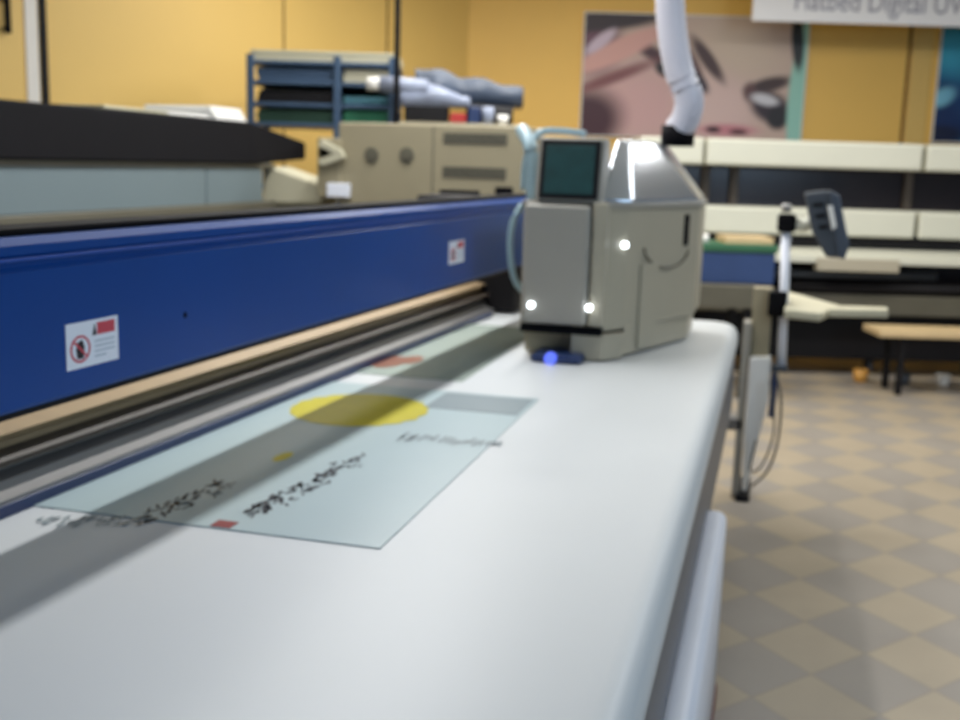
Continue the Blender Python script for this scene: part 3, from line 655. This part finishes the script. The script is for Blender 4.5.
# ------------------------------------------------------------------ printer at the back wall
V8 = 8.0
def w(px, py, v=V8): return B.pt(px, py, v=v)
def wz(y, px=815, v=V8): return w(px, y + 0.0, v).z
xL, xs, xR = w(640, 150).x, w(924, 150).x, w(1250, 150).x
T8 = Thing('roll_printer', 'wide cream and black printing machine along the yellow back wall', 'printer', B, ((xL+xR)/2, V8+.5, 0))
def yy(px0, y): return B.pt(815, y, v=V8).z
ztA, zbA = B.pt(815, 141, v=V8).z, B.pt(815, 168, v=V8).z
for i, (a, c_) in enumerate(((xL, w(704,150).x), (w(707,150).x, xs), (xs+.03, xR))):
    b = NB(); box(b, a, c_, V8, V8+.5, zbA, ztA, .02, 3); T8.part('top_cover', b, 'bwhite', label='cream top cover section')
b = NB(); box(b, xL+.02, xR-.02, V8+.32, V8+.6, .5, zbA+.01, .006); T8.part('back_housing', b, 'glass')
zc0, zc1 = B.pt(815, 236, v=V8).z, B.pt(815, 209, v=V8).z
b = NB(); box(b, xL, xs, V8+.02, V8+.32, zc0, zc1, .02, 3); T8.part('front_cover', b, 'bwhite')
b = NB(); box(b, xs+.03, xR, V8+.02, V8+.32, zc0, zc1, .02, 3); T8.part('front_cover', b, 'bwhite')
b = NB(); box(b, xL, xR, V8+.06, V8+.4, B.pt(815,246,v=V8).z, zc0+.002, .004); T8.part('media_slot', b, 'dark')
b = NB(); hexa(b, [(xL+.3, V8-.16, B.pt(815,262,v=V8-.1).z), (xR, V8-.16, B.pt(815,262,v=V8-.1).z), (xR, V8+.3, B.pt(815,250,v=V8).z), (xL+.3, V8+.3, B.pt(815,250,v=V8).z),
                   (xL+.3, V8-.16, B.pt(815,255,v=V8-.1).z), (xR, V8-.16, B.pt(815,255,v=V8-.1).z), (xR, V8+.3, B.pt(815,243,v=V8).z), (xL+.3, V8+.3, B.pt(815,243,v=V8).z)], .004)
T8.part('media_platen', b, 'bwhite')
b = NB(); box(b, w(810,260).x, w(890,260).x, V8-.2, V8-.1, B.pt(815,270,v=V8-.15).z, B.pt(815,257,v=V8-.15).z, .005); T8.part('platen_cover', b, 'beige')
b = NB(); tube(b, [w(735,272,V8+.02), w(936,277,V8+.02)], .03, 14); T8.part('feed_roller', b, 'charcoal')
b = NB(); tube(b, [w(780,287,V8+.0), w(1200,294,V8+.0)], .05, 14); T8.part('take_up_roller', b, 'dark')
b = NB(); box(b, xL, xR, V8-.05, V8+.35, B.pt(815,313,v=V8).z, B.pt(815,293,v=V8).z, .01); T8.part('lower_beam', b, 'olive')
b = NB(); box(b, xL+.1, xR-.1, V8+.1, V8+.5, .12, B.pt(815,313,v=V8).z+.01, .01); T8.part('lower_housing', b, 'dark')
for xx in (w(712,200).x, w(742,200).x, w(922,200).x, xR-.2):
    b = NB(); box(b, xx-.03, xx+.03, V8+.27, V8+.33, zc1-.01, zbA+.01, .004); T8.part('post', b, 'brown')
for px in (700, 790, 880, 1000, 1150):
    xx = w(px, 350).x; b = NB(); box(b, xx-.04, xx+.04, V8+.15, V8+.5, .10, .5, .01); lg = T8.part('leg', b, 'dark')
    b = NB(); disc(b, (xx-.02, V8+.22, .055), (1,0,0), .055, .04, 16); T8.part('caster', b, 'charcoal', lg)
# pale board / shelf in front
b = NB(); z_ = B.pt(910, 329, v=V8-.35).z
box(b, w(865,329,V8-.35).x, w(1200,329,V8-.35).x, V8-.65, V8-.3, z_-.022, z_+.022, .006)
Tb = Thing('low_bench', 'low bench with pale wooden top in front of the back printer', 'bench', B, (w(1000,329,V8-.35).x, V8-.3, 0))
Tb.part('bench_top', b, 'wood')
for px in (890, 1180):
    for vv in (V8-.6, V8-.35):
        xx = w(px, 329, V8-.35).x; b = NB(); box(b, xx-.02, xx+.02, vv-.02, vv+.02, 0, z_-.022, .003); Tb.part('leg', b, 'dark')
# things under it on the floor
for (px, v_, r_h, mt_, lab) in ((862, 7.85, .055, 'orange', 'small orange pot on the floor under the back printer'), (905, 7.8, .05, 'charcoal', 'small grey can on the floor left of the white one'), (945, 7.8, .05, 'paper', 'small white can on the floor under the bench')):
    q_ = B.pt(px, 360, v=v_); b = NB(); tube(b, [(q_.x, v_, 0), (q_.x, v_, .02), (q_.x, v_, r_h*1.6)], lambda t: r_h*(.75+.25*t), 16); solo('paint_can' if mt_ != 'orange' else 'flower_pot', b, mt_, lab, 'can' if mt_ != 'orange' else 'pot', B)

# side table with blue box, left part of the back (between carriage and stand)
SV = 7.1
def s_(px, py, v=SV): return B.pt(px, py, v=v)
zt9 = s_(740, 285).z
T9 = Thing('side_table', 'olive grey work table holding the blue box behind the carriage', 'table', B, (s_(735,300).x, SV+.3, 0))
b = NB(); box(b, s_(660,300).x, s_(757,300).x, SV, SV+.55, s_(740,309).z, zt9, .01); T9.part('table_top', b, 'olive')
for px in (668, 750):
    for vv in (SV+.05, SV+.5):
        xx = s_(px, 300).x; b = NB(); box(b, xx-.025, xx+.025, vv-.025, vv+.025, 0, s_(740,309).z, .004); T9.part('leg', b, 'dark')
T10 = Thing('storage_box', 'blue storage box with green lid on the work table', 'box', B, (s_(740,280).x, SV+.25, zt9))
b = NB(); box(b, s_(690,270).x, s_(777,270).x, SV+.05, SV+.45, zt9, s_(740,253).z, .012); T10.part('body', b, 'bluebox')
b = NB(); box(b, s_(688,270).x, s_(779,270).x, SV+.04, SV+.46, s_(740,253).z, s_(740,245).z, .008); T10.part('lid', b, 'boxlid')
b = NB(); box(b, s_(729,240).x, s_(778,240).x, SV+.1, SV+.4, s_(740,245).z, s_(740,238).z, .004); solo('board_stack', b, 'wood', 'pale board lying on the green lid of the blue box', 'boards', B)
b = NB(); tube(b, [(s_(709,240).x, SV+.15, s_(740,245).z), (s_(709,240).x, SV+.15, s_(740,236).z)], lambda t: .035-.012*t, 16); solo('paper_cup', b, 'paper', 'small white cup on the green lid beside the carriage', 'cup', B)

# ------------------------------------------------------------------ operator stand at the end of the bed
OV = 5.0
def o_(px, py, v=OV): return M.pt(px, py, v=v)
T11 = Thing('operator_stand', 'beige operator stand at the bed end with keyboard tray and upright pole', 'stand', M, (o_(758,500).x, OV, 0))
b = NB(); box(b, o_(753,300).x, o_(773,300).x, OV+.02, OV+.10, o_(760,360).z, o_(760,288).z, .008); T11.part('column', b, 'beigecab')
b = NB(); xa, xb = o_(750,360).x, o_(771,360).x
prism(b, [(o_(742,490).x, o_(742,490).z), (o_(746,490).x, o_(746,490).z), (o_(768,400).x, o_(768,400).z), (xb, o_(771,357).z), (xa, o_(750,357).z), (o_(744,440).x, o_(744,440).z)], 'y', OV-.02, OV+.06, .006)
T11.part('leg_panel', b, 'paper', label='white tapering leg panel')
b = NB(); box(b, o_(738,400).x, o_(746,400).x, OV, OV+.12, 0, o_(742,322).z, .005); T11.part('upright', b, 'beige2')
b = NB(); box(b, o_(735,500).x, o_(749,500).x, OV-.04, OV+.3, 0, .03, .005); T11.part('foot', b, 'dark')
b = NB(); box(b, o_(722,425).x, o_(742,425).x, OV, OV+.08, o_(730,430).z, o_(730,418).z, .004); T11.part('bracket', b, 'alu')
b = NB(); tube(b, [o_(781,368,OV+.04), o_(784,300,OV+.04), o_(786,232,OV+.04)], .020, 14); pole = T11.part('pole', b, 'white')
b = NB(); q_ = o_(788,222,OV+.04); box(b, q_.x-.045, q_.x+.035, OV, OV+.09, q_.z-.045, q_.z+.035, .015, 3); T11.part('pole_clamp', b, 'black')
b = NB(); tube(b, [o_(786,212,OV+.04), o_(787,204,OV+.04)], .02, 12); T11.part('pole_cap', b, 'alu')
b = NB(); tube(b, [o_(793,222,OV+.04), o_(803,226,OV+.04), o_(812,220,OV+.04)], .028, 12, 4); T11.part('monitor_arm', b, 'bwhite')
b = NB(); q_ = o_(780,303); box(b, q_.x-.05, q_.x+.03, OV-.02, OV+.1, q_.z-.06, q_.z+.05, .01); T11.part('tray_clamp', b, 'black')
# tray
b = NB(); hexa(b, [o_(784,318,4.9), o_(820,322,4.9), o_(838,312,5.2), o_(786,300,5.3), o_(784,309,4.9), o_(822,313,4.9), o_(840,305,5.2), o_(788,291,5.3)], .008)
tray = T11.part('keyboard_tray', b, 'cream')
b = NB(); hexa(b, [o_(828,317,5.0), o_(888,318,5.0), o_(888,314,5.15), o_(828,313,5.15), o_(828,309,5.0), o_(888,310,5.0), o_(888,307,5.15), o_(828,305,5.15)], .006)
T11.part('tray_arm', b, 'cream')
b = NB()
tube(b, [o_(776,372,4.95), o_(781,400,4.92), o_(778,440,4.9), o_(768,470,4.9), o_(752,486,4.92)], .006, 6, 6)
tube(b, [o_(770,380,4.93), o_(774,430,4.9), o_(762,465,4.9), o_(750,470,4.92), o_(756,440,4.93)], .005, 6, 6); T11.part('cable', b, 'cable')
b = NB(); box(b, o_(772,365).x, o_(788,365).x, OV+.0, OV+.08, o_(780,372).z, o_(780,366).z, .003); T11.part('pole_foot', b, 'charcoal')
b = NB(); box(b, o_(774,340).x, o_(781,340).x, OV+.03, OV+.06, o_(780,420).z, o_(780,370).z, .003); T11.part('back_tube', b, 'navy')
# monitor seen from behind, tilted
T12 = Thing('monitor', 'tilted dark grey monitor on the operator stand arm, seen from behind', 'monitor', M, o_(825, 258))
b = NB(); MV = 4.98
pts = [(804, 193), (828, 190), (838, 197), (847, 246), (842, 258), (826, 257), (812, 232)]
prism(b, [(o_(x, y, MV).x, o_(x, y, MV).z) for x, y in pts], 'y', MV-.03, MV+.06, .012, 3); cas = T12.part('casing', b, 'charcoal')
b = NB(); pts = [(830, 190), (839, 195), (849, 245), (844, 259), (838, 257), (829, 206)]
prism(b, [(o_(x, y, MV).x, o_(x, y, MV).z) for x, y in pts], 'y', MV-.045, MV+.09, .006, 3); T12.part('bezel', b, 'rail')
b = NB(); pts = [(827, 206), (832, 205), (836, 226), (832, 230)]
prism(b, [(o_(x, y, MV).x, o_(x, y, MV).z) for x, y in pts], 'y', MV-.052, MV-.02, .002); T12.part('screen', b, 'paper', label='pale edge of the screen')
b = NB()
for i in range(3):
    P = [(812+3*i, 203+11*i), (823+2*i, 202+11*i), (824+2*i, 206+11*i), (813+3*i, 207+11*i)]
    prism(b, [(o_(x, y, MV).x, o_(x, y, MV).z) for x, y in P], 'y', MV-.036, MV-.028, .001)
T12.part('vent', b, 'dark')

# ------------------------------------------------------------------ lights
def area(name, loc, size, energy, color=(1,1,1), target=None, rot=(0,0,0)):
    l = bpy.data.lights.new(name, 'AREA'); l.shape = 'RECTANGLE'; l.size, l.size_y = size; l.energy = energy; l.color = color
    o = bpy.data.objects.new(name, l); COL.objects.link(o); o.location = loc; o.rotation_euler = rot
    if target: o.rotation_euler = (Vector(target)-Vector(loc)).to_track_quat('-Z', 'Y').to_euler()
    return o
tl = G.R @ Vector((ub-.56, 4.1, 3.2))
area('ceiling_tube_light', tl, (.12, 3.9), 112, (.98, .99, 1), rot=(0, 0, G.yaw))
tl = G.R @ Vector((ub-1.9, 3.6, 3.2))
area('ceiling_tube_light', tl, (.3, 4.0), 5, (.98, .99, 1), rot=(0, 0, G.yaw))
area('ceiling_tube_light', (1.8, 5.0, 3.25), (.3, 3.5), 48, (.92, .96, 1))
area('ceiling_tube_light', (-1.6, 6.8, 3.25), (3.0, .3), 64, (1, .98, .93), rot=(0, 0, B.yaw))
area('ceiling_tube_light', (1.0, 6.6, 3.25), (3.0, .3), 60, (1, .98, .95), rot=(0, 0, B.yaw))
area('window_light', (3.6, .5, 2.4), (2.0, 1.4), 62, (.55, .76, 1), target=(-.3, 3.9, .9))
wd_ = bpy.data.worlds.new('world'); sc.world = wd_; wd_.use_nodes = True
bg = wd_.node_tree.nodes['Background']; bg.inputs[0].default_value = (.52, .72, 1, 1); bg.inputs[1].default_value = .13
sc.view_settings.view_transform = 'Standard'; sc.view_settings.look = 'None'; sc.view_settings.exposure = 0
